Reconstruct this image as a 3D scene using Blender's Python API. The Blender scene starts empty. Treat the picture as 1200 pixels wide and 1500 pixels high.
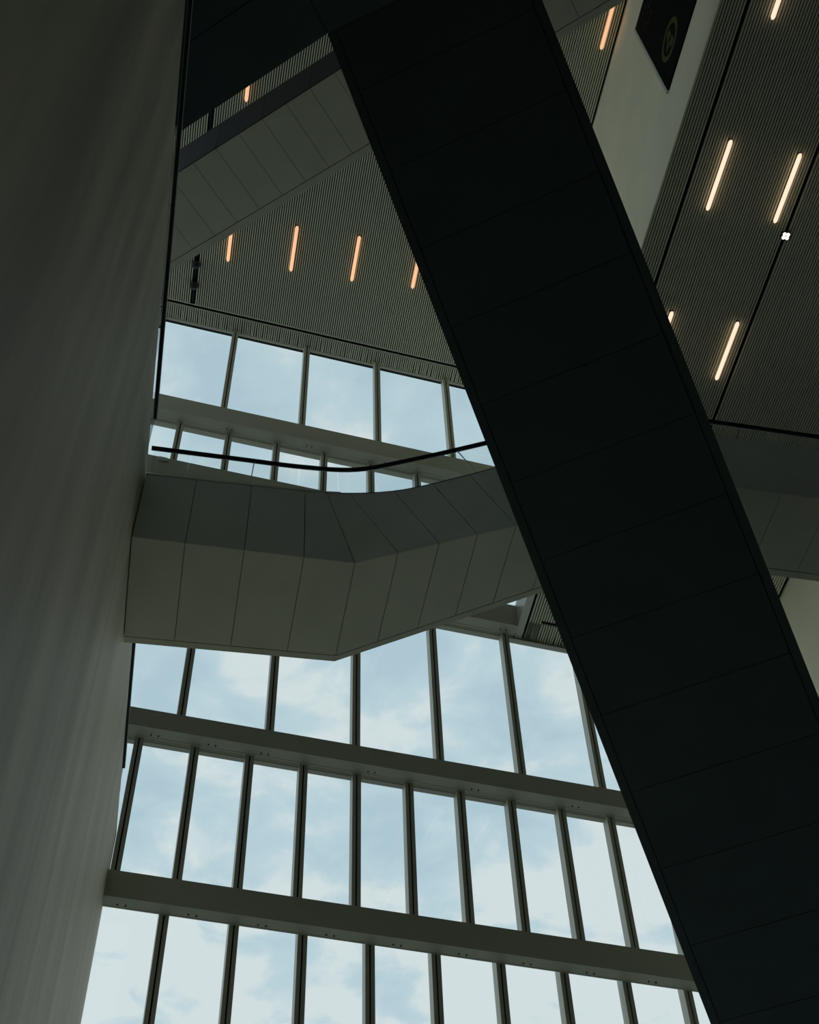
import bpy, bmesh, math, random
from mathutils import Vector, Matrix
random.seed(4)
scene = bpy.context.scene
COL = scene.collection

# ------------------------------------------------------------------ camera
S = 18.0                       # metres per plan unit (1 unit = camera to underside of the bridge)
CZ = 1.6
def W(x, y, z): return Vector((x * S, y * S, CZ + z * S))
F_PX = 1936.1
cam_d = bpy.data.cameras.new('camera'); cam = bpy.data.objects.new('camera', cam_d); COL.objects.link(cam)
cam_d.sensor_fit = 'HORIZONTAL'; cam_d.sensor_width = 36.0; cam_d.lens = 36.0 * F_PX / 1200.0
cam_d.clip_start = 0.05; cam_d.clip_end = 2000
rx, dn, fw = Vector((0.98257, -0.18389, -0.02717)), Vector((0.13051, 0.78652, -0.60361)), Vector((0.13236, 0.58955, 0.79681))
cam.matrix_world = Matrix(((rx.x, -dn.x, -fw.x, 0), (rx.y, -dn.y, -fw.y, 0), (rx.z, -dn.z, -fw.z, CZ), (0, 0, 0, 1)))
scene.camera = cam

# ------------------------------------------------------------------ sky
wd = bpy.data.worlds.new('world'); scene.world = wd; wd.use_nodes = True
nt = wd.node_tree; nt.nodes.clear(); N = nt.nodes.new; L = nt.links.new
tc = N('ShaderNodeTexCoord'); sep = N('ShaderNodeSeparateXYZ'); L(tc.outputs['Generated'], sep.inputs[0])
mx = N('ShaderNodeMath'); mx.operation = 'MAXIMUM'; L(sep.outputs[2], mx.inputs[0]); mx.inputs[1].default_value = 0.06
dvx = N('ShaderNodeMath'); dvx.operation = 'DIVIDE'; L(sep.outputs[0], dvx.inputs[0]); L(mx.outputs[0], dvx.inputs[1])
dvy = N('ShaderNodeMath'); dvy.operation = 'DIVIDE'; L(sep.outputs[1], dvy.inputs[0]); L(mx.outputs[0], dvy.inputs[1])
cmb = N('ShaderNodeCombineXYZ'); L(dvx.outputs[0], cmb.inputs[0]); L(dvy.outputs[0], cmb.inputs[1])
n1 = N('ShaderNodeTexNoise'); n1.inputs['Scale'].default_value = 8.5; n1.inputs['Detail'].default_value = 9; n1.inputs['Roughness'].default_value = .56; n1.inputs['Distortion'].default_value = .35
L(cmb.outputs[0], n1.inputs['Vector'])
n2 = N('ShaderNodeTexNoise'); n2.inputs['Scale'].default_value = 2.6; n2.inputs['Detail'].default_value = 3
L(cmb.outputs[0], n2.inputs['Vector'])
# clouds thicken towards the horizon, thin out towards the zenith
thick = N('ShaderNodeValToRGB'); el = thick.color_ramp.elements
for i, (p_, v_) in enumerate(((.53, .80), (.58, .70), (.64, .50), (.73, .56), (.86, .44))):
    e_ = el[i] if i < 2 else el.new(p_)
    e_.position = p_; e_.color = (v_, v_, v_, 1)
L(sep.outputs[2], thick.inputs[0])
th2 = N('ShaderNodeMath'); th2.operation = 'MULTIPLY_ADD'; L(thick.outputs[0], th2.inputs[0]); th2.inputs[1].default_value = .6; th2.inputs[2].default_value = -.30
a1 = N('ShaderNodeMath'); a1.operation = 'ADD'; L(n1.outputs['Fac'], a1.inputs[0]); L(th2.outputs[0], a1.inputs[1])
a2 = N('ShaderNodeMath'); a2.operation = 'MULTIPLY_ADD'; L(n2.outputs['Fac'], a2.inputs[0]); a2.inputs[1].default_value = .75; L(a1.outputs[0], a2.inputs[2])
cr = N('ShaderNodeValToRGB'); L(a2.outputs[0], cr.inputs[0])
cr.color_ramp.elements[0].position = .74; cr.color_ramp.elements[0].color = (.425, .575, .645, 1)
cr.color_ramp.elements[1].position = 1.06; cr.color_ramp.elements[1].color = (.65, .73, .735, 1)
em = cr.color_ramp.elements.new(.90); em.color = (.50, .64, .69, 1)
bg = N('ShaderNodeBackground'); L(cr.outputs[0], bg.inputs['Color']); bg.inputs['Strength'].default_value = 1.10
wo = N('ShaderNodeOutputWorld'); L(bg.outputs[0], wo.inputs[0])

scene.view_settings.view_transform = 'Standard'; scene.view_settings.look = 'None'
scene.view_settings.exposure = 0.0; scene.view_settings.gamma = 1.0; scene.view_settings.use_curve_mapping = False
cy = scene.cycles
cy.max_bounces = 10; cy.diffuse_bounces = 7; cy.glossy_bounces = 3; cy.transmission_bounces = 4; cy.transparent_max_bounces = 24
cy.sample_clamp_indirect = 3.0; cy.caustics_reflective = False; cy.caustics_refractive = False

# ------------------------------------------------------------------ materials
def mat(name, col, rough=.7, spec=.3, metal=0, noise=0.0, nscale=8, bump=0.0, stretch=None):
    m = bpy.data.materials.new(name); m.use_nodes = True; t = m.node_tree; b = t.nodes['Principled BSDF']
    b.inputs['Base Color'].default_value = (*col, 1); b.inputs['Roughness'].default_value = rough
    b.inputs['Specular IOR Level'].default_value = spec; b.inputs['Metallic'].default_value = metal
    if noise or bump:
        tx = t.nodes.new('ShaderNodeTexCoord'); mp = t.nodes.new('ShaderNodeMapping'); no = t.nodes.new('ShaderNodeTexNoise')
        if stretch: mp.inputs['Scale'].default_value = stretch
        no.inputs['Scale'].default_value = nscale; no.inputs['Detail'].default_value = 6
        t.links.new(tx.outputs['Object'], mp.inputs[0]); t.links.new(mp.outputs[0], no.inputs['Vector'])
        if noise:
            mr = t.nodes.new('ShaderNodeMapRange'); mr.inputs['From Min'].default_value = .3; mr.inputs['From Max'].default_value = .7
            mr.inputs['To Min'].default_value = 1 - noise; mr.inputs['To Max'].default_value = 1 + noise
            t.links.new(no.outputs['Fac'], mr.inputs['Value'])
            mu = t.nodes.new('ShaderNodeVectorMath'); mu.operation = 'SCALE'; mu.inputs[0].default_value = col
            t.links.new(mr.outputs[0], mu.inputs['Scale']); t.links.new(mu.outputs[0], b.inputs['Base Color'])
        if bump:
            bu = t.nodes.new('ShaderNodeBump'); bu.inputs['Strength'].default_value = bump; bu.inputs['Distance'].default_value = .02
            t.links.new(no.outputs['Fac'], bu.inputs['Height']); t.links.new(bu.outputs[0], b.inputs['Normal'])
    return m
def emit(name, col, s):
    m = bpy.data.materials.new(name); m.use_nodes = True; t = m.node_tree; b = t.nodes['Principled BSDF']
    b.inputs['Base Color'].default_value = (*col, 1); b.inputs['Emission Color'].default_value = (*col, 1); b.inputs['Emission Strength'].default_value = s
    return m
def glass(name, tint, ior=1.45):
    m = bpy.data.materials.new(name); m.use_nodes = True; t = m.node_tree; t.nodes.clear()
    o = t.nodes.new('ShaderNodeOutputMaterial'); mi = t.nodes.new('ShaderNodeMixShader'); fr = t.nodes.new('ShaderNodeFresnel'); fr.inputs[0].default_value = ior
    tr = t.nodes.new('ShaderNodeBsdfTransparent'); tr.inputs[0].default_value = (*tint, 1)
    gl = t.nodes.new('ShaderNodeBsdfGlossy'); gl.inputs['Roughness'].default_value = .01
    ge = t.nodes.new('ShaderNodeNewGeometry'); mu = t.nodes.new('ShaderNodeMath'); mu.operation = 'MULTIPLY_ADD'; mu.inputs[2].default_value = 0   # only the entry face reflects
    iv = t.nodes.new('ShaderNodeMath'); iv.operation = 'SUBTRACT'; iv.inputs[0].default_value = 1
    t.links.new(ge.outputs['Backfacing'], iv.inputs[1]); t.links.new(iv.outputs[0], mu.inputs[1]); t.links.new(fr.outputs[0], mu.inputs[0])
    t.links.new(mu.outputs[0], mi.inputs[0]); t.links.new(tr.outputs[0], mi.inputs[1]); t.links.new(gl.outputs[0], mi.inputs[2]); t.links.new(mi.outputs[0], o.inputs[0])
    return m
M_PANEL = mat('panel_board', (.68, .68, .56), .6, .3, noise=.05, nscale=1.2)
M_FASCIA_LIT = mat('fascia_board_lit', (.86, .91, .84), .6, .3, noise=.05, nscale=1.2)  # paler, cooler than the soffit board: daylight from behind put into the colour
M_STAIR = mat('dark_panel', (.080, .118, .130), .6, .25, noise=.06, nscale=1.0)
M_DARK = mat('black_void', (.012, .013, .014), .9, .1)
M_CORE = mat('slab_core', (.10, .10, .10), .9, .1)
M_TRIM = mat('pale_trim', (.62, .63, .58), .4, .5)
M_SLAT = mat('slat_timber', (.72, .74, .58), .6, .3, noise=.04, nscale=3)
M_STEEL = mat('painted_steel', (.50, .51, .42), .5, .4, noise=.03, nscale=2)
M_MULL = mat('mullion_aluminium', (.52, .52, .43), .42, .5)
M_GASK = mat('gasket', (.01, .01, .01), .8, .1)
M_BLACKM = mat('black_metal', (.014, .016, .019), .45, .3)
M_BEIGE = mat('beige_plaster', (.88, .84, .66), .85, .2, noise=.04, nscale=.7)
M_SIGN = mat('sign_black', (.004, .006, .007), .8, .1)
M_GOLD = mat('sign_gold', (.085, .08, .03), .7, .2)
M_SIGNINK = mat('sign_faint_print', (.025, .03, .026), .7, .1)
M_FLOOR = mat('floor_stone', (.55, .54, .49), .5, .4, noise=.08, nscale=1)
M_SHELL = mat('shell_paint', (.68, .68, .60), .8, .2)
M_WOOD = mat('dark_wood_wall', (.16, .14, .11), .7, .3, noise=.1, nscale=2)
M_CLAD = mat('black_cladding', (.045, .046, .052), .5, .3)
M_GROUND = mat('paving', (.30, .30, .28), .9, .1, noise=.1, nscale=.5)
M_LAMP_N = emit('lamp_warm_white', (1.0, .72, .53), 1.12)
M_LAMP_F = emit('lamp_warm_amber', (1.0, .56, .32), .86)
M_SPOT = emit('lamp_led_white', (1.0, .86, .70), 2.2)
M_PANE = glass('window_glass', (.955, .965, .97), 1.35)
M_BGLASS = glass('balustrade_glass', (.96, .975, .975), 1.45)
M_EDGE = mat('glass_edge', (.75, .80, .76), .3, .5)

# plaster of the left wall: streaky trowel marks and paler patches
def plaster():
    m = mat('wall_plaster', (.5, .5, .45), .62, .35); t = m.node_tree; b = t.nodes['Principled BSDF']
    tx = t.nodes.new('ShaderNodeTexCoord'); mp = t.nodes.new('ShaderNodeMapping'); mp.inputs['Scale'].default_value = (1, .62, .085); mp.inputs['Rotation'].default_value = (math.radians(5), 0, 0)
    no = t.nodes.new('ShaderNodeTexNoise'); no.inputs['Scale'].default_value = 1.3; no.inputs['Detail'].default_value = 7; no.inputs['Roughness'].default_value = .6
    t.links.new(tx.outputs['Object'], mp.inputs[0]); t.links.new(mp.outputs[0], no.inputs['Vector'])
    r = t.nodes.new('ShaderNodeValToRGB'); t.links.new(no.outputs['Fac'], r.inputs[0])
    r.color_ramp.elements[0].position = .3; r.color_ramp.elements[0].color = (.50, .475, .375, 1)
    r.color_ramp.elements[1].position = .72; r.color_ramp.elements[1].color = (.86, .79, .62, 1)
    n3 = t.nodes.new('ShaderNodeTexNoise'); n3.inputs['Scale'].default_value = 5; n3.inputs['Detail'].default_value = 8
    t.links.new(mp.outputs[0], n3.inputs['Vector'])
    bu = t.nodes.new('ShaderNodeBump'); bu.inputs['Strength'].default_value = .25; bu.inputs['Distance'].default_value = .03
    t.links.new(n3.outputs['Fac'], bu.inputs['Height']); t.links.new(bu.outputs[0], b.inputs['Normal'])
    t.links.new(r.outputs[0], b.inputs['Base Color'])
    return m
M_PLASTER = plaster()

# ------------------------------------------------------------------ helpers
def tag(o, label=None, cat=None, group=None, kind=None):
    if label: o['label'] = label
    if cat: o['category'] = cat
    if group: o['group'] = group
    if kind: o['kind'] = kind
    return o
def empty(name, loc=(0, 0, 0)):
    o = bpy.data.objects.new(name, None); COL.objects.link(o); o.location = loc; return o
def link(name, bm, m, parent=None, smooth=False):
    bmesh.ops.recalc_face_normals(bm, faces=bm.faces)
    me = bpy.data.meshes.new(name); bm.to_mesh(me); bm.free(); me.materials.append(m)
    if smooth:
        for p in me.polygons: p.use_smooth = True
    o = bpy.data.objects.new(name, me); COL.objects.link(o)
    if parent:
        o.parent = parent; o.matrix_parent_inverse = Matrix.Translation(parent.location).inverted() if parent.type == 'EMPTY' else Matrix()
    return o
def prism_bm(bm, poly, off):
    a = [bm.verts.new(p) for p in poly]; b = [bm.verts.new(p + off) for p in poly]; n = len(poly)
    bm.faces.new(a); bm.faces.new(b[::-1])
    for i in range(n): bm.faces.new((a[i], b[i], b[(i + 1) % n], a[(i + 1) % n]))
def prism(name, poly, off, m, parent=None):
    bm = bmesh.new(); prism_bm(bm, poly, off); return link(name, bm, m, parent)
def box_bm(bm, o, ax, ay, az):       # corner + three edge vectors
    prism_bm(bm, [o, o + ax, o + ax + ay, o + ay], az)
def box(name, x0, x1, y0, y1, z0, z1, m, parent=None):     # metres, world axes
    bm = bmesh.new(); box_bm(bm, Vector((x0, y0, z0)), Vector((x1 - x0, 0, 0)), Vector((0, y1 - y0, 0)), Vector((0, 0, z1 - z0)))
    return link(name, bm, m, parent)
def inset(poly, g):
    """shrink a convex, nearly flat polygon by g on every side"""
    n = len(poly); nor = Vector((0, 0, 0))
    for i in range(n): nor += (poly[i] - poly[0]).cross(poly[(i + 1) % n] - poly[0])
    nor.normalize(); out = []
    for i in range(n):
        p, a, b = poly[i], poly[i - 1], poly[(i + 1) % n]
        d1 = (p - a).normalized(); d2 = (b - p).normalized(); m1 = nor.cross(d1); m2 = nor.cross(d2)
        k = m1 + m2; q = k.length_squared
        out.append(p + k * (2 * g / q) if q > .3 else p + m1 * g)
    return out
def smooth(path, k=6):               # Catmull-Rom resampling of a plan path
    P = [Vector(p) for p in path]; out = []
    for i in range(len(P) - 1):
        a, b, c, d = P[max(i - 1, 0)], P[i], P[i + 1], P[min(i + 2, len(P) - 1)]
        for j in range(k):
            t = j / k; h1, h2 = (c - a) * .5, (d - b) * .5
            x = b.x + (c.x - b.x) * t; f = (c.x - b.x)
            m1 = h1.y / max(h1.x, 1e-6) * f; m2 = h2.y / max(h2.x, 1e-6) * f
            out.append((x, (2*t**3 - 3*t**2 + 1) * b.y + (t**3 - 2*t**2 + t) * m1 + (-2*t**3 + 3*t**2) * c.y + (t**3 - t**2) * m2))
    return out + [tuple(P[-1])]
def poly_at(path, x):                # y on a polyline at x
    for (x0, y0), (x1, y1) in zip(path, path[1:]):
        if x0 <= x <= x1: return y0 + (y1 - y0) * (x - x0) / (x1 - x0)
    return path[-1][1] if x > path[-1][0] else path[0][1]
def tube(name, pts, r, m, parent=None, seg=10, flat=None):
    bm = bmesh.new(); rings = []; n = len(pts)
    for i, p in enumerate(pts):
        d = (pts[min(i + 1, n - 1)] - pts[max(i - 1, 0)]).normalized(); s = d.cross(Vector((0, 0, 1)))
        s = s.normalized() if s.length > 1e-4 else Vector((1, 0, 0)); u = s.cross(d)
        rings.append([bm.verts.new(p + s * (r * math.cos(2 * math.pi * k / seg)) + u * ((flat or r) * math.sin(2 * math.pi * k / seg))) for k in range(seg)])
    for a, b in zip(rings, rings[1:]):
        for k in range(seg): bm.faces.new((a[k], a[(k + 1) % seg], b[(k + 1) % seg], b[k]))
    bm.faces.new(rings[0]); bm.faces.new(rings[-1][::-1])
    return link(name, bm, m, parent, True)
UP = Vector((0, 0, 1))

# ------------------------------------------------------------------ shell
WX = -.0915 * S                       # face of the left plaster wall
DY = math.radians(5.125)
UU = Vector((math.cos(DY), math.sin(DY), 0)); NN = Vector((-math.sin(DY), math.cos(DY), 0))
def FP(u, n, z): return UU * (u * S) + NN * (n * S) + Vector((0, 0, CZ + z * S))
def facade_y(x, n):                   # world y of the facade-parallel plane n at world x (metres)
    return (n * S + x * math.sin(DY)) / math.cos(DY)
ZT = CZ + 2.437 * S; ZR = CZ + 1.9 * S; ZL = CZ + 1.648 * S; ZD = CZ + 1.115 * S
XR = 1.22 * S; XL = -.55 * S; YB = -.55 * S
tag(box('ground', -80, 80, -60, 120, -.6, -.25, M_GROUND), kind='structure')
tag(box('floor', XL, XR, YB, 1.36 * S, -.25, 0, M_FLOOR), kind='structure')
w = tag(box('wall_left', WX - .35, WX, YB, facade_y(WX, 1.40), 0, ZD, M_PLASTER), kind='structure')
tag(box('floor_upper', XL, WX - .36, YB, 1.33 * S, ZD - .4, ZD - .02, M_FLOOR), kind='structure')
ZG = CZ + 1.88 * S
tag(box('wall_far_left', XL - .3, XL, YB, 1.38 * S, 0, ZG, M_WOOD), kind='structure')
# glazing added out of view on the left to daylight the right-hand walls
wl = empty('window_7', (XL, .5 * S, ZD)); wl['kind'] = 'structure'
yy = .60 * S
box('solid_panel', XL - .3, XL, YB, .60 * S, ZG, ZT + .3, M_WOOD, wl)
while yy < 1.36 * S:
    box('mullion', XL - .3, XL - .02, yy, yy + .14, ZG, ZT + .1, M_MULL, wl)
    box('glass_pane', XL - .2, XL - .17, yy + .14, min(yy + 2.4, 1.38 * S), ZG, ZT + .1, M_PANE, wl)
    yy += 2.4
box('transom', XL - .34, XL - .301, YB, 1.38 * S, ZG + 4.5, ZG + 4.9, M_STEEL, wl)
tag(box('wall_right', XR, XR + .3, YB, 1.50 * S, 0, ZT + .3, M_WOOD), kind='structure')
tag(box('added_shade_wall', .60 * S - .2, .60 * S, YB, .655 * S, 0, CZ + 1.1 * S, M_WOOD), kind='structure')  # unseen wall added to keep floor bounce off the right ceiling
tag(box('added_shade_deck', .60 * S + .01, XR, YB, .655 * S, CZ + 1.0 * S, CZ + 1.1 * S, M_WOOD), kind='structure')  # unseen deck added to shade the right slatted ceiling from below
wb = empty('wall_back', (0, YB, 0)); wb['kind'] = 'structure'
CB0, CB1, CX0, CX1 = CZ + 1.95 * S, CZ + 2.38 * S, -.50 * S, .22 * S     # glazed opening added high in the unseen back wall to light the bridge fascia
box('lower_part', XL, XR, YB - .3, YB, 0, CB0, M_WOOD, wb); box('upper_part', XL, XR, YB - .3, YB, CB1, ZT + .3, M_WOOD, wb)
box('side_part', XL, CX0, YB - .3, YB, CB0, CB1, M_WOOD, wb); box('side_part', CX1, XR, YB - .3, YB, CB0, CB1, M_WOOD, wb)
cw = empty('window_8', (0, YB, CB0)); cw['kind'] = 'structure'
for i in range(8):
    a, b = CX0 + (CX1 - CX0) * i / 8, CX0 + (CX1 - CX0) * (i + 1) / 8
    box('mullion', a, a + .14, YB - .28, YB - .05, CB0, CB1, M_MULL, cw); box('glass_pane', a + .14, b, YB - .18, YB - .15, CB0, CB1, M_PANE, cw)

# ------------------------------------------------------------------ slatted ceilings
def shared_slat(name, length, w, h, m):
    bm = bmesh.new(); box_bm(bm, Vector((-w / 2, 0, 0)), Vector((w, 0, 0)), Vector((0, length, 0)), Vector((0, 0, h)))
    bmesh.ops.recalc_face_normals(bm, faces=bm.faces)
    me = bpy.data.meshes.new(name); bm.to_mesh(me); bm.free(); me.materials.append(m); return me
PITCH = .0795; SW = .041; SH = .075
def slat_field(parent, x0, x1, y0, yend, z, skip=(), strip_from=None, limit=295, keep=lambda x: True):
    """slats running along y from y0 to yend(x); a part each, those past the limit in one stuff part"""
    n = int((x1 - x0) / PITCH); xs = [x0 + (i + .5) * PITCH for i in range(n)]
    xs = [x for x in xs if not any(a <= x <= b for a, b in skip)]
    rest = bmesh.new(); nrest = 0; count = 0; cache = {}
    for x in xs:
        ye = yend(x); ln = ye - y0
        if keep(x) and count < limit:
            key = round(ln, 1)
            if key not in cache: cache[key] = shared_slat('slat', 1.0, SW, SH, M_SLAT)
            o = bpy.data.objects.new('slat', cache[key]); COL.objects.link(o); o.parent = parent
            o.matrix_parent_inverse = Matrix.Translation(parent.location).inverted()
            o.location = (x, y0, z); o.scale = (1, ln, 1); count += 1
        else:
            box_bm(rest, Vector((x - SW / 2, y0, z)), Vector((SW, 0, 0)), Vector((0, ln, 0)), Vector((0, 0, SH))); nrest += 1
    if nrest: tag(link('outer_slats', rest, M_SLAT, parent), kind='stuff')
    else: rest.free()
    if strip_from:
        y1f, y2f = strip_from; bm = bmesh.new()
        for i in range(n):
            x = xs[0] + i * PITCH
            if x > x1: break
            jx = random.uniform(-.012, .012)
            a, b = y1f(x), y2f(x); c = [Vector((x - SW / 2, a, z)), Vector((x + SW / 2, a, z)), Vector((x + SW / 2 + jx, b, z)), Vector((x - SW / 2 + jx, b, z))]
            prism_bm(bm, c, UP * SH)
        tag(link('edge_slats', bm, M_SLAT, parent), kind='stuff')

def strip_beam(name, n0, n1, z0, z1, u0, u1, m, parent=None):
    bm = bmesh.new(); o = FP(u0, n0, z0); box_bm(bm, o, UU * ((u1 - u0) * S), NN * ((n1 - n0) * S), UP * ((z1 - z0) * S)); return link(name, bm, m, parent)
c1 = empty('ceiling', (.2 * S, .9 * S, ZT)); c1['kind'] = 'structure'
bm = bmesh.new(); prism_bm(bm, [Vector((XL, YB, ZT + .16)), Vector((XR, YB, ZT + .16)), Vector((XR, facade_y(XR, 1.415), ZT + .16)), Vector((XL, facade_y(XL, 1.415), ZT + .16))], UP * .3)
link('backing_board', bm, M_DARK, c1)
strip_beam('head_trim', 1.3985, 1.4040, 2.4366, 2.4405, -.46, .93, M_MULL, c1)
jn = 1.3560                            # transverse joint of the high ceiling
slat_field(c1, -.36 * S, 0.5785 * S, .15 * S, lambda x: facade_y(x, jn), ZT,
           skip=((-.0572 * 2.437 * S, -.0534 * 2.437 * S),),
           strip_from=(lambda x: facade_y(x, jn + .0080), lambda x: facade_y(x, 1.398)),
           keep=lambda x: x > -.26 * S)
strip_beam('joint_trim', jn - .0002, jn + .0008, 2.437, 2.4405, -.36, .58, M_SLAT, c1)
strip_beam('joint_trim', jn + .0074, jn + .0084, 2.437, 2.4405, -.36, .58, M_SLAT, c1)

c2 = empty('ceiling', (.9 * S, .8 * S, ZR)); c2['kind'] = 'structure'
box('backing_board', .580 * S + .06, XR - .02, YB + .02, 1.38 * S, ZR + .14, ZR + .5, M_DARK, c2)
slat_field(c2, .580 * S + .06, 1.13 * S, .05 * S, lambda x: 1.34 * S, ZR,
           skip=((.3245 * 1.9 * S, .3285 * 1.9 * S), (.4180 * 1.9 * S, .4215 * 1.9 * S)), keep=lambda x: True)

c3 = empty('ceiling', (.7 * S, 1.25 * S, ZL)); c3['kind'] = 'structure'
X3 = .51 * S
bm = bmesh.new(); prism_bm(bm, [Vector((X3 + .12, 1.1 * S, ZL + .12)), Vector((XR - .02, 1.1 * S, ZL + .12)), Vector((XR - .02, facade_y(XR, 1.40), ZL + .12)), Vector((X3 + .12, facade_y(X3, 1.40), ZL + .12))], UP * .75)
link('backing_board', bm, M_DARK, c3)
bm = bmesh.new(); ax = .302 * 1.648 * S
prism_bm(bm, [Vector((ax, 1.1 * S, ZL)), Vector((X3, 1.1 * S, ZL)), Vector((X3, facade_y(X3, 1.402), ZL)), Vector((ax, facade_y(ax, 1.402), ZL))], UP * .95)
link('slab_edge', bm, M_TRIM, c3)
slat_field(c3, .512 * S + .03, .915 * S, 1.1 * S, lambda x: facade_y(x, 1.355) if x > .537 * S else facade_y(x, 1.4015), ZL,
           strip_from=(lambda x: facade_y(x, 1.362), lambda x: facade_y(x, 1.4015)))
# the shallow wall piece between the two ceiling heights, and the wall under the lower one
def slab_wall(name, x0, x1, y0, n1, z0, z1, m):
    bm = bmesh.new(); prism_bm(bm, [Vector((x0, y0, z0)), Vector((x1, y0, z0)), Vector((x1, facade_y(x1, n1), z0)), Vector((x0, facade_y(x0, n1), z0))], UP * (z1 - z0))
    return tag(link(name, bm, m), kind='structure')
slab_wall('wall_right_upper', .580 * S, .580 * S + .05, YB + .01, 1.40, ZR, ZT + .15, M_BEIGE)
slab_wall('wall_right_lower', .917 * S, .917 * S + .3, 1.06 * S, 1.385, 0, ZL + .1, M_BEIGE)

# ------------------------------------------------------------------ lamps in the slats
def linear_lamp(x, y0, y1, z, m, label, group):
    t = empty('linear_lamp', (x, (y0 + y1) / 2, z)); tag(t, label, 'lamp', group)
    bm = bmesh.new(); box_bm(bm, Vector((x - .045, y0, z - .035)), Vector((.09, 0, 0)), Vector((0, y1 - y0, 0)), Vector((0, 0, .034))); link('housing', bm, M_BLACKM, t)
    bm = bmesh.new(); r = .062; seg = 10; rings = []
    prof = [(0, .02), (.03, .045), (.08, r)]; ln = y1 - y0
    st = [(y0 + a, b) for a, b in prof] + [(y1 - a, b) for a, b in prof[::-1]]
    for yy, rr in st: rings.append([bm.verts.new((x + rr * math.cos(2 * math.pi * k / seg), yy, z - .085 + rr * math.sin(2 * math.pi * k / seg))) for k in range(seg)])
    for a, b in zip(rings, rings[1:]):
        for k in range(seg): bm.faces.new((a[k], a[(k + 1) % seg], b[(k + 1) % seg], b[k]))
    bm.faces.new(rings[0]); bm.faces.new(rings[-1][::-1])
    link('diffuser', bm, m, t, True)
GR1 = 'warm strip lamps in the lower dark slatted ceiling'
k = 1.9 * S
for x, a, b, lab in ((.3475, .182, .242, 'short end of a glowing strip lamp cut by the top edge of the photo'),
                     (.3480, .336, .396, 'long glowing strip lamp nearest the pale wall in the dark slatted ceiling'),
                     (.3480, .490, .5495, 'glowing strip lamp mostly hidden behind the dark stair underside edge'),
                     (.4062, .337, .397, 'long glowing strip lamp just above the small round ceiling spotlight'),
                     (.4072, .490, .549, 'long glowing strip lamp lowest in the dark slatted ceiling, beside a lengthwise dark joint')):
    linear_lamp(x * k, a * k, b * k, ZR, M_LAMP_N, lab, GR1)
GR2 = 'amber strip lamps in the high slatted ceiling'
k = 2.437 * S
for x, a, b, lab in ((-.030, .467, .508, 'leftmost amber strip lamp of the high slatted ceiling, top hidden by upper bridge'),
                     (.0222, .467, .508, 'amber strip lamp in the high slatted ceiling, left of the two fully visible ones'),
                     (.0735, .467, .5085, 'amber strip lamp in the high slatted ceiling, right of the two fully visible ones'),
                     (.1248, .467, .5065, 'amber strip lamp end at the left edge of the dark stair underside'),
                     (-.030, .331, .372, 'small amber strip lamp end in the narrow slatted band between landing and upper bridge'),
                     (.2278, .245, .286, 'amber strip lamp in the dark slats left of the pale wall near the photo top')):
    linear_lamp(x * k, a * k, b * k, ZT, M_LAMP_F, lab, GR2)
# round four-lens spotlight
t = empty('ceiling_spotlight', (.4200 * 1.9 * S, .4070 * 1.9 * S, ZR)); tag(t, 'small round ceiling spotlight with four bright lenses in the dark slats', 'spotlight')
px, py = t.location.x, t.location.y
def disc(bm, x, y, z0, z1, r, seg=16): prism_bm(bm, [Vector((x + r * math.cos(2 * math.pi * i / seg), y + r * math.sin(2 * math.pi * i / seg), z0)) for i in range(seg)], UP * (z1 - z0))
bm = bmesh.new(); disc(bm, px, py, ZR - .05, ZR + .12, .15); link('housing', bm, M_BLACKM, t)
for sx, sy in ((1, 1), (1, -1), (-1, 1), (-1, -1)):
    bm = bmesh.new(); disc(bm, px + sx * .052, py + sy * .052, ZR - .07, ZR - .045, .05, 12); link('lens', bm, M_SPOT, t)
# spotlight track in the dark slot of the high ceiling
k = 2.437 * S
xt = -.0555 * k
t = empty('spotlight_track', (xt, .53 * k, ZT)); tag(t, 'black track with two unlit ball spotlights in a dark slot of the high slatted ceiling', 'track light')
box('track', xt - .03, xt + .03, .36 * k, .5515 * k, ZT + .02, ZT + .09, M_BLACKM, t)
for yy in (.5150, .5345):
    bm = bmesh.new(); bmesh.ops.create_uvsphere(bm, u_segments=14, v_segments=9, radius=.17, matrix=Matrix.Translation((xt, yy * k, ZT - .10)))
    h = link('spot_head', bm, M_BLACKM, t, True)

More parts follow.
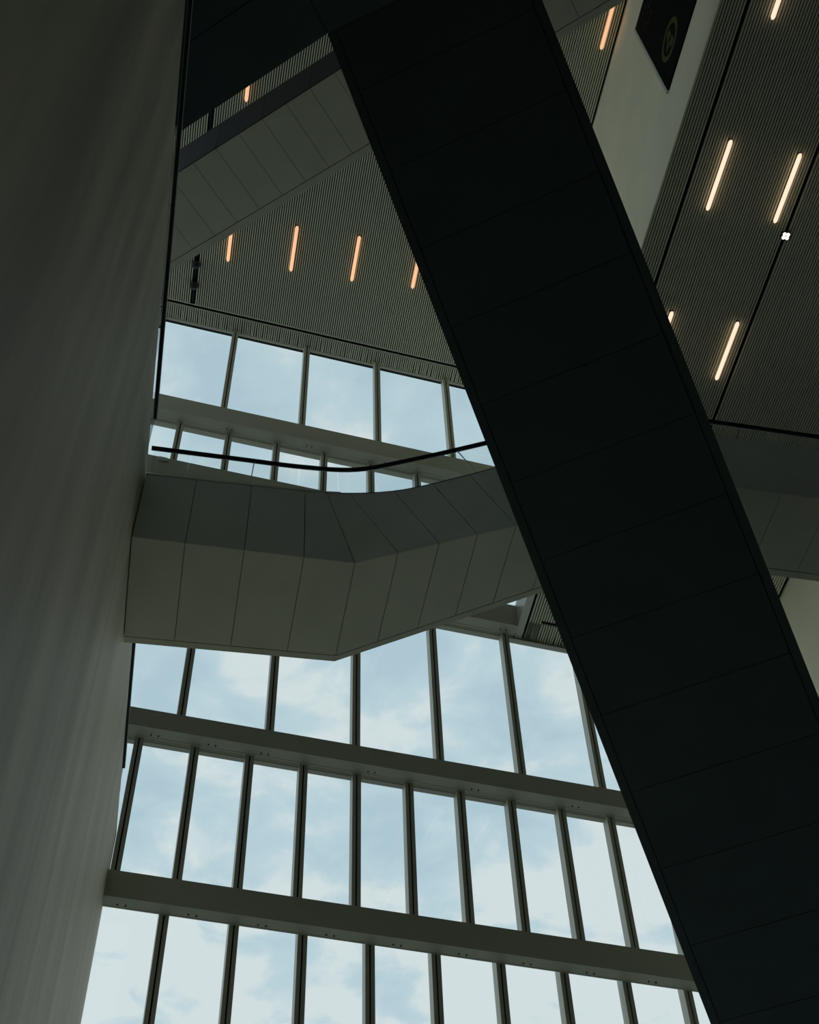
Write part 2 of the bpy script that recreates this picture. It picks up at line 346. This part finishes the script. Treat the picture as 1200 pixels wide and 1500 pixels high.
# ------------------------------------------------------------------ glass facade
def pane_row(idx, u_first, pitch, u0, u1, z0, z1, head=True, head_h=.002, gn=1.4075):
    wv = empty('window_%d' % idx, FP(.3, 1.394, z0)); wv['kind'] = 'structure'
    zt = z1 + (.013 if gn < 1.401 else 0); zg = z1 + (.004 if gn < 1.401 else 0)     # fins and glass run up behind a flush beam
    us = []; u = u_first
    while u - pitch > u0: u -= pitch
    while u < u1: us.append(u); u += pitch
    hw = .0062; s = .0011
    bars = {}
    for u in us:
        # two-part mullion with a dark gasket slot, deep fin back to the glass
        mu = bmesh.new()
        box_bm(mu, FP(u - hw, 1.3935, z0), UU * ((hw - s) * S), NN * (.0155 * S), UP * ((zt - z0) * S))
        box_bm(mu, FP(u + s, 1.3935, z0), UU * ((hw - s) * S), NN * (.0155 * S), UP * ((zt - z0) * S))
        mo = link('mullion', mu, M_MULL, wv)
        g = bmesh.new(); box_bm(g, FP(u - s, 1.3960, z0), UU * (2 * s * S), NN * ((gn - 1.3960) * S), UP * ((zt - z0) * S)); link('gasket', g, M_GASK, mo)
    edges = [u0] + us + [u1]
    for a, b in zip(edges, edges[1:]):
        if b - a < .02: continue
        g = bmesh.new(); box_bm(g, FP(a + (hw if a != u0 else 0), gn, z0), UU * ((b - a - (hw if a != u0 else 0) - (hw if b != u1 else 0)) * S), NN * (.0012 * S), UP * ((zg - z0) * S)); link('glass_pane', g, M_PANE, wv)
        if head and gn > 1.401:
            g = bmesh.new(); box_bm(g, FP(a + (hw if a != u0 else 0), 1.4000, z1 - head_h), UU * ((b - a - (hw if a != u0 else 0) - (hw if b != u1 else 0)) * S), NN * ((gn - 1.4000) * S), UP * (head_h * S)); link('head_frame', g, M_MULL, wv)
    return wv
U0, U1 = -.46, .93
pane_row(1, .1085, .0868, U0, U1, -.08, 1.000, gn=1.3990)
pane_row(2, .0405, .0775, U0, U1, 1.036, 1.280)
pane_row(3, .0925, .1283, U0, U1, 1.311, 1.644)
pane_row(4, .0110, .0910, U0, U1, 1.69, 1.86)
pane_row(5, .0110, .0910, U0, U1, 1.905, 2.060)
pane_row(6, .0850, .1524, U0, U1, 2.105, 2.4365, head=False, gn=1.4045)

def facade_beam(z0, z1, u0, u1, label, bolts=(), nf=1.372, nb=1.4150):
    t = empty('facade_beam', FP((u0 + u1) / 2, 1.38, z0)); tag(t, label, 'beam')
    b = strip_beam('beam_body', nf, 1.3925, z0, z1, u0, u1, M_STEEL, t)
    e = strip_beam('inner_flange', 1.3926, nb, z0 + .004, z1 - .004, u0, u1, M_STEEL, t)
    strip_beam('drip_edge', 1.3915, 1.3932, z0 - .0006, z0, u0, u1, M_TRIM, t)
    for u in bolts:
        for du in (-.005, .005):
            bm = bmesh.new(); p = FP(u + du, 1.386, z0)
            disc(bm, p.x, p.y, p.z - .018, p.z, .022, 8); link('bolt', bm, M_BLACKM, t)
    return t
facade_beam(-.13, -.08, U0, U1, 'grey steel base beam at the foot of the glass wall, below the photo')
facade_beam(1.000, 1.0385, U0, U1, 'lowest grey steel beam crossing the glass wall, between the two bottom rows of panes', [.055 + .0868 * i for i in range(9)], nb=1.3933)
facade_beam(1.280, 1.3130, U0, U1, 'grey steel beam crossing the glass wall, second from the bottom, with bolts underneath', [.06 + .155 * i for i in range(5)] + [.14])
facade_beam(1.6440, 1.6955, U0, .6225, 'blunt-ended grey steel beam of the glass wall peeking out below the middle bridge', [.6])
facade_beam(1.860, 1.9100, U0, U1, 'dark grey steel beam showing just above the middle bridge edge on the left', [.24])
facade_beam(2.060, 2.1070, U0, U1, 'grey steel beam between the two top rows of panes, above the bridge handrail', [.10 + .152 * i for i in range(4)])
strip_beam('window_head', 1.4020, 1.4120, 1.6445, 1.70, .600, U1, M_MULL, c3)
t = empty('junction_box', FP(.000, 1.372, 1.90)); tag(t, 'small pale box fixed on the dark beam at the left end above the bridge', 'junction box')
p = FP(-.014, 1.3685, 1.897); bm = bmesh.new(); box_bm(bm, p, UU * .26, NN * .06, UP * .17); link('cover', bm, M_TRIM, t)

# ------------------------------------------------------------------ middle bridge
ZB, ZF = 1.0, 1.104
near = [(-.0908, .8125), (.125, .810), (.431, .660), (1.2, .660)]
far = [(-.0915, .9510), (.125, .9435), (.404, .758), (1.2, .760)]
top = smooth([(-.0915, .8140), (.0, .8110), (.0722, .8080), (.1178, .8035), (.1629, .7930), (.2005, .7772), (.256, .7490), (.345, .7010), (.405, .6760), (.47, .671), (1.2, .671)])
bridge = empty('bridge', W(.2, .85, ZB)); tag(bridge, 'grey panelled footbridge with a curved front edge crossing mid-photo, passing behind the dark stair', 'bridge')
G = .0055
xs = [-.0908, -.040, .017, .075, .125, .1645, .2015, .236, .270, .305, .340, .375, .404, .431, .462, .511, .560, .609, .658, .707, .756, .805, .854]
TW = .0085
for a, b in zip(xs, xs[1:]):
    lo = [W(a, poly_at(near, a), ZB), W(b, poly_at(near, b), ZB)]
    hi = [W(b, poly_at(far, b) - TW, ZB), W(a, poly_at(far, a) - TW, ZB)]
    pl = inset(lo + hi, G); prism('soffit_panel', pl, UP * .04, M_PANEL, bridge)
    pl = [W(a, poly_at(far, a) - TW + .0008, ZB), W(b, poly_at(far, b) - TW + .0008, ZB), W(b, poly_at(far, b), ZB), W(a, poly_at(far, a), ZB)]
    prism('edge_trim', pl, UP * .06, M_PANEL, bridge)
tj = [-.0908, -.0394, .0169, .0722, .0946, .1178, .1629, .2005, .2354, .271, .307, .343, .372, .854]
bj = [-.0908, -.040, .017, .075, .125, .1645, .2015, .236, .270, .305, .340, .375, .404, .854]
for i in range(len(tj) - 1):
    # each fascia panel is a ruled strip from the straight lower edge to the curved upper edge
    bm = bmesh.new(); K = 8 if i < len(tj) - 2 else 60; fr = []; bk = []
    ta, tb, ba, bb = tj[i], tj[i + 1], bj[i], bj[i + 1]
    e = .0004
    for kx in range(K + 1):
        f = kx / K; xt_ = ta + e + (tb - ta - 2 * e) * f; xb_ = ba + e + (bb - ba - 2 * e) * f
        P0 = W(xb_, poly_at(near, xb_), ZB); P1 = W(xt_, poly_at(top, xt_), ZF)
        fr.append((bm.verts.new(P0 + (P1 - P0) * .004), bm.verts.new(P1))); bk.append((bm.verts.new(P0 + Vector((0.01, .05, .01))), bm.verts.new(P1 + Vector((0.01, .05, 0)))))
    for kx in range(K):
        bm.faces.new((fr[kx][0], fr[kx + 1][0], fr[kx + 1][1], fr[kx][1])); bm.faces.new((bk[kx][0], bk[kx][1], bk[kx + 1][1], bk[kx + 1][0]))
        bm.faces.new((fr[kx][1], fr[kx + 1][1], bk[kx + 1][1], bk[kx][1])); bm.faces.new((fr[kx][0], bk[kx][0], bk[kx + 1][0], fr[kx + 1][0]))
    bm.faces.new((fr[0][0], fr[0][1], bk[0][1], bk[0][0])); bm.faces.new((fr[K][0], bk[K][0], bk[K][1], fr[K][1]))
    link('fascia_panel', bm, M_FASCIA_LIT, bridge)
# core and deck
bm = bmesh.new()
nl = [(x, max(poly_at(near, x), poly_at(top, x)) + .0045) for x in xs[:1] + [.03, .075, .125, .18, .25, .34, .431, .86]]
fl = [(x, poly_at(far, x) - .003) for x in (.86, .404, .125, -.0908)]
prism_bm(bm, [W(x, y, ZB) + UP * .05 for x, y in nl + fl], UP * (.088 * S)); link('deck_core', bm, M_CORE, bridge)
tt = [(x, poly_at(top, x) + .0008) for x in [-.0908 + .9508 * i / 40 for i in range(41)]]
prism('deck_top', [W(x, y, ZF - .008) for x, y in tt + fl], UP * (.0078 * S), M_FLOOR, bridge)
def ribbon(name, path, z, w_in, w_out, h, m, parent):
    bm = bmesh.new(); rows = []
    for i, (x, y) in enumerate(path):
        a = Vector(path[max(i - 1, 0)]); b = Vector(path[min(i + 1, len(path) - 1)]); d = (b - a).normalized(); nrm = Vector((d.y, -d.x, 0))
        p = W(x, y, z); rows.append([bm.verts.new(p + nrm * w_out), bm.verts.new(p - nrm * w_in), bm.verts.new(p - nrm * w_in + UP * h), bm.verts.new(p + nrm * w_out + UP * h)])
    for a, b in zip(rows, rows[1:]):
        for k_ in range(4): bm.faces.new((a[k_], a[(k_ + 1) % 4], b[(k_ + 1) % 4], b[k_]))
    bm.faces.new(rows[0]); bm.faces.new(rows[-1][::-1]); return link(name, bm, m, parent)
tn = [(x, poly_at(top, x)) for x in [-.0908 + .9448 * i / 90 for i in range(91)]]
ribbon('top_nosing', tn[:20], ZF, .06, .012, .035, M_TRIM, bridge)
ribbon('top_nosing', tn[19:48], ZF, .06, .004, .02, M_BLACKM, bridge)

bal = empty('glass_balustrade', W(.2, .80, ZF)); tag(bal, 'curved glass balustrade with dark handrail standing along the middle bridge front edge', 'balustrade')
rail = smooth([(-.0908, .8125), (0, .8115), (.07, .8105), (.125, .8045), (.178, .7835), (.252, .7490), (.34, .7060), (.40, .6870), (.47, .6830), (.854, .6830)])
tube('handrail', [W(x, y, 1.150) for x, y in rail], .048, M_BLACKM, bal, 10, .042)
gx = [-.0885, -.049, .0169, .0650, .105, .140, .180, .2255, .268, .31, .352, .395, .47, .54, .61, .68, .75, .82]
bx = [-.0885, -.051, .0150, .0640, .107, .148, .193, .2430, .285, .326, .365, .405, .47, .54, .61, .68, .75, .82]
for i in range(len(gx) - 1):
    P = [W(bx[i] + .0006, poly_at(top, bx[i]) + .002, ZF + .0021), W(bx[i + 1] - .0006, poly_at(top, bx[i + 1]) + .002, ZF + .0021), W(gx[i + 1] - .0006, poly_at(rail, gx[i + 1]) + .0005, 1.1485), W(gx[i] + .0006, poly_at(rail, gx[i]) + .0005, 1.1485)]
    d = (P[1] - P[0]).normalized(); nrm = Vector((d.y, -d.x, 0)) * .015
    go = prism('glass_panel', P, nrm, M_BGLASS, bal)
    if i in (1, 6):
        prism('polished_edge', [P[1] + nrm * 1.05, P[1] + nrm * 1.05 + d * .018, P[2] + nrm * 1.05 + d * .018, P[2] + nrm * 1.05], -nrm * 1.1, M_EDGE, go)

# ------------------------------------------------------------------ balustrades on top of the left wall
def wall_balustrade(y0, y1, zr, label):
    t = empty('wall_balustrade', Vector((WX - .1, y0 * S, ZD))); tag(t, label, 'balustrade', 'glass balustrades on the left wall')
    n = max(1, round((y1 - y0) * S / 2.2)); zt = CZ + zr * S
    for i in range(n):
        a = y0 * S + (y1 - y0) * S * i / n + .01; b = y0 * S + (y1 - y0) * S * (i + 1) / n - .01
        box('glass_panel', WX - .045, WX - .03, a, b, ZD + .001, zt - .02, M_BGLASS, t)
    box('top_rail', WX - .07, WX - .002, y0 * S, y1 * S, zt - .045, zt, M_BLACKM, t)
    box('rail_capping', WX - .002, WX + .012, y0 * S, y1 * S, zt - .035, zt - .01, M_TRIM, t)
    box('base_channel', WX - .08, WX - .004, y0 * S, y1 * S, ZD, ZD + .12, M_BLACKM, t)
wall_balustrade(.03, .803, 1.1925, 'long glass balustrade with thin rail along the left wall top, above the bridge')
wall_balustrade(.955, 1.320, 1.160, 'short glass balustrade on the left wall top, below the bridge end')

# ------------------------------------------------------------------ upper bridge
ZU = 1.85
v = Vector((.7475, -.6643)); nv = Vector((.6643, .7475))      # along / across (plan)
org = Vector((-.076, .526)) * ZU
def UPt(s, c, z): q = org + v * s + nv * c; return W(q.x, q.y, z)
ub = empty('upper_bridge', UPt(.2, -.05, ZU)); tag(ub, 'upper pale-panelled footbridge crossing diagonally under the high ceiling behind the dark stair', 'bridge')
nearA, nearB = Vector((-.075, .4375)) * ZU, Vector((.036, .3365)) * ZU
def cn(p): q = p - org; return q.dot(v), q.dot(nv)
(sa, ca), (sb, cb) = cn(nearA), cn(nearB)
def near_c(s): return ca + (cb - ca) * (s - sa) / (sb - sa)
xe = (.580 * S / S)
s_max = (.578 - org.x) / v.x - .02
step = .0222 * ZU; s0 = -.40; skew = 0.03
n = int((s_max - .0 - s0) / step)
S_ = [s0 + i * step for i in range(n + 1)]
for a, b in zip(S_, S_[1:]):
    pl = inset([UPt(a, near_c(a), ZU), UPt(b, near_c(b), ZU), UPt(b, -.012, ZU), UPt(a, -.012, ZU)], .006); prism('soffit_panel', pl, UP * .04, M_PANEL, ub)
s_near = (.578 - org.x - nv.x * near_c(S_[-1])) / v.x - .02        # last wedge, cut along the pale wall
sN = S_[-1]
prism('soffit_panel', inset([UPt(sN, near_c(sN), ZU), UPt(s_near, near_c(sN), ZU), UPt(s_max, -.0005, ZU), UPt(sN, -.0005, ZU)], .006), UP * .04, M_PANEL, ub)
prism('deck_core', [UPt(sN, near_c(sN) + .002, ZU) + UP * .05, UPt(s_near, near_c(sN) + .002, ZU) + UP * .05, UPt(s_max, -.002, ZU) + UP * .05, UPt(sN, -.002, ZU) + UP * .05], UP * (.092 * S), M_CORE, ub)
prism('fascia_panel', inset([UPt(sN, near_c(sN) - .001, ZU), UPt(s_near - .002, near_c(sN) - .001, ZU), UPt(s_near - .002, near_c(sN) - .001, ZU + .10), UPt(sN, near_c(sN) - .001, ZU + .10)], .006), Vector((nv.x, nv.y, 0)) * .03, M_CLAD, ub)
prism('edge_trim', [UPt(S_[0], -.0112, ZU), UPt(S_[-1], -.0112, ZU), UPt(S_[-1], 0, ZU), UPt(S_[0], 0, ZU)], UP * .05, M_PANEL, ub)
for i in range(0, n - 1, 2):
    a, b = S_[i], S_[min(i + 2, n)]
    pl = inset([UPt(a, near_c(a) - .001, ZU), UPt(b, near_c(b) - .001, ZU), UPt(b, near_c(b) - .001, ZU + .10), UPt(a, near_c(a) - .001, ZU + .10)], .006)
    prism('fascia_panel', pl, Vector((nv.x, nv.y, 0)) * .03, M_CLAD, ub)
prism('deck_core', [UPt(S_[0], near_c(S_[0]) + .002, ZU) + UP * .05, UPt(S_[-1], near_c(S_[-1]) + .002, ZU) + UP * .05, UPt(S_[-1], -.002, ZU) + UP * .05, UPt(S_[0], -.002, ZU) + UP * .05], UP * (.092 * S), M_CORE, ub)

# ------------------------------------------------------------------ big dark stair and landing
A, E = math.radians(-125.25), math.radians(33.5)
sd = Vector((math.cos(A) * math.cos(E), math.sin(A) * math.cos(E), math.sin(E)))     # up the flight
sw = Vector((-math.sin(A), math.cos(A), 0))                                          # to the right
sn = sd.cross(sw); sn = sn if sn.z > 0 else -sn                                       # up, away from the soffit
ZS = 1.205; Q = ZS / .85           # height of the landing soffit
P0 = W(.0203 * Q, .26466 * Q, ZS)
def SP(t, w_): return P0 + sd * (t * S * Q) + sw * (w_ * S * Q)
tb = -.86
def wr(t): return .1310 + (.1366 - .1310) * (t + .038) / (-.4994 + .038)
stair = empty('staircase', SP(-.5, .06)); tag(stair, 'huge dark panelled staircase underside cutting diagonally across the photo', 'staircase')
BW = .0060
js = [0.0]; t_ = -.0410
while t_ > tb: js.append(t_); t_ -= .0532
js.append(tb)
for b, a in zip(js, js[1:]):
    pl = inset([SP(a, BW), SP(a, wr(a) - BW), SP(b, wr(b) - BW), SP(b, BW)], .005); prism('soffit_panel', pl, sn * .04, M_STAIR, stair)
prism('edge_strip', [SP(tb, 0), SP(tb, BW - .0004), SP(0, BW - .0004), SP(0, 0)], sn * .06, M_STAIR, stair)
prism('edge_strip', [SP(tb, wr(tb) - BW + .0004), SP(tb, wr(tb)), SP(0, wr(0)), SP(0, wr(0) - BW + .0004)], sn * .06, M_STAIR, stair)
prism('flight_core', [SP(tb, .002) + sn * .05, SP(tb, wr(tb) - .002) + sn * .05, SP(0, wr(0) - .002) + sn * .05 + sd * .031, SP(0, .002) + sn * .05 + sd * .031], sn * .30, M_CORE, stair)
for w0, f in ((0, lambda t: .0005), (1, lambda t: wr(t) - .0040)):
    bm = bmesh.new(); prism_bm(bm, [SP(tb, f(tb)) + sn * .06, SP(0, f(0)) + sn * .06, SP(0, f(0)) + sn * .06 + UP * .95, SP(tb, f(tb)) + sn * .06 + UP * .95], sw * .06); link('parapet', bm, M_STAIR, stair)
hd = Vector((sd.x, sd.y, 0)).normalized()
bm = bmesh.new(); ns = 62; rise = -tb * S * Q * sd.z / ns; run = -tb * S * Q * math.cos(E) / ns
for i in range(ns):
    p = SP(tb, .0045) + sn * .33 + hd * (run * i) + UP * (rise * i); box_bm(bm, p, sw * (.121 * S * Q), hd * (run + .02), UP * rise)
tag(link('treads', bm, M_STAIR, stair), kind='stuff')
land = empty('stair_landing', W(.0, .3, ZS)); tag(land, 'dark landing underside filling the upper left corner where the staircase arrives', 'landing')
hb = Vector((hd.x, hd.y))
Lp = Vector(P0.xy) / S; Rp = Vector((P0 + sw * (wr(0) * S * Q)).xy) / S
sl = (.402 - .309) / -.100                      # far edge of the landing, in plan
XW = -.26
Wl = Vector((XW, Lp.y + (XW - Lp.x) * sl))
dep = .62
lp = [Wl, Lp, Rp, Rp + hb * dep, Vector((XW, (Rp + hb * dep).y))]
prism('landing_core', [W(p.x, p.y, ZS) + UP * .05 for p in lp], UP * .40, M_CORE, land)
def clip_x(poly):
    out = []
    for j in range(len(poly)):
        p, q = poly[j], poly[(j + 1) % len(poly)]
        if p.x >= XW: out.append(p)
        if (p.x - XW) * (q.x - XW) < 0: out.append(p + (q - p) * ((XW - p.x) / (q.x - p.x)))
    return out
e0 = (Wl - Lp).normalized(); rows_ = 10
for i in range(rows_):
    f0, f1 = dep * i / rows_, dep * (i + 1) / rows_
    for c0, c1 in ((Lp, Rp), (Lp + e0 * .20, Lp), (Lp + e0 * .40, Lp + e0 * .20), (Lp + e0 * .60, Lp + e0 * .40)):
        poly = clip_x([c0 + hb * f0, c1 + hb * f0, c1 + hb * f1, c0 + hb * f1])
        if len(poly) >= 3: prism('soffit_panel', inset([W(p.x, p.y, ZS) for p in poly], .008), UP * .04, M_STAIR, land)
bm = bmesh.new(); prism_bm(bm, [W(Wl.x, Wl.y, ZS) + UP * .05, W(Lp.x, Lp.y, ZS) + UP * .05, W(Lp.x, Lp.y, ZS) + UP * 1.2, W(Wl.x, Wl.y, ZS) + UP * 1.2], Vector((-.04, -.05, 0))); link('parapet', bm, M_STAIR, land)
# lower landing under the foot of the flight, down to the floor
fb = SP(tb, 0); ft = SP(tb, wr(tb)); dnv = -hd
low = empty('lower_landing', Vector((fb.x, fb.y, 0))); tag(low, 'dark walled block carrying the foot of the staircase, outside the photo', 'landing')
zb = fb.z
bm = bmesh.new(); prism_bm(bm, [Vector((p.x, p.y, 0)) for p in (fb, ft, ft + dnv * 1.6, fb + dnv * 1.6)], UP * (zb - .02)); link('block', bm, M_STAIR, low)

# ------------------------------------------------------------------ dark banner on the pale wall
XS = .580 * S - .02
sg = empty('banner', Vector((XS, .5 * S, CZ + 2.01 * S))); tag(sg, 'large dark banner with a dull gold ring emblem on the pale wall', 'banner')
y0_, y1_, z0_, z1_ = .20 * S, .618 * S, CZ + 2.010 * S, CZ + 2.316 * S
def zlean(y): return 0
box('cloth', XS - .03, XS + .019, y0_, y1_, z0_, z1_, M_SIGN, sg)
box('bottom_rod', XS - .05, XS + .01, y1_, y1_ + .10, z0_ - .02, z1_ + .02, M_TRIM, sg)
cyy, czz = .563 * S, CZ + 2.083 * S
bm = bmesh.new(); seg = 36; r1, r0 = .62, .47
ri = []
for i in range(seg):
    a = 2 * math.pi * i / seg
    ri.append([bm.verts.new((XS - .034, cyy + r * math.cos(a) * 1.0, czz + r * math.sin(a) * 1.0)) for r in (r0, r1)] + [bm.verts.new((XS - .029, cyy + r * math.cos(a), czz + r * math.sin(a))) for r in (r1, r0)])
for i in range(seg):
    a, b = ri[i], ri[(i + 1) % seg]
    for k_ in range(4): bm.faces.new((a[k_], a[(k_ + 1) % 4], b[(k_ + 1) % 4], b[k_]))
em_ = link('ring_emblem', bm, M_GOLD, sg)
for dy_, dz_, ry, rz in ((-.05, .18, .16, .20), (.10, -.02, .22, .12), (-.04, -.22, .14, .18)):
    bm = bmesh.new(); prism_bm(bm, [Vector((XS - .034, cyy + dy_ + ry * math.cos(2 * math.pi * i / 14) * (1 + .25 * math.sin(3 * i)), czz + dz_ + rz * math.sin(2 * math.pi * i / 14) * (1 + .2 * math.cos(2 * i)))) for i in range(14)], Vector((.005, 0, 0))); link('emblem_figure', bm, M_GOLD, sg)
bm = bmesh.new()
for r_ in range(3):
    for c_ in range(16):
        if random.random() < .25: continue
        yy = .60 * S - .18 * c_ - random.uniform(0, .06); zz = CZ + 2.285 * S - .42 * r_
        box_bm(bm, Vector((XS - .034, yy - .09, zz)), Vector((.004, 0, 0)), Vector((0, .09, 0)), Vector((0, 0, random.uniform(.10, .20))))
link('faint_print', bm, M_SIGNINK, sg)
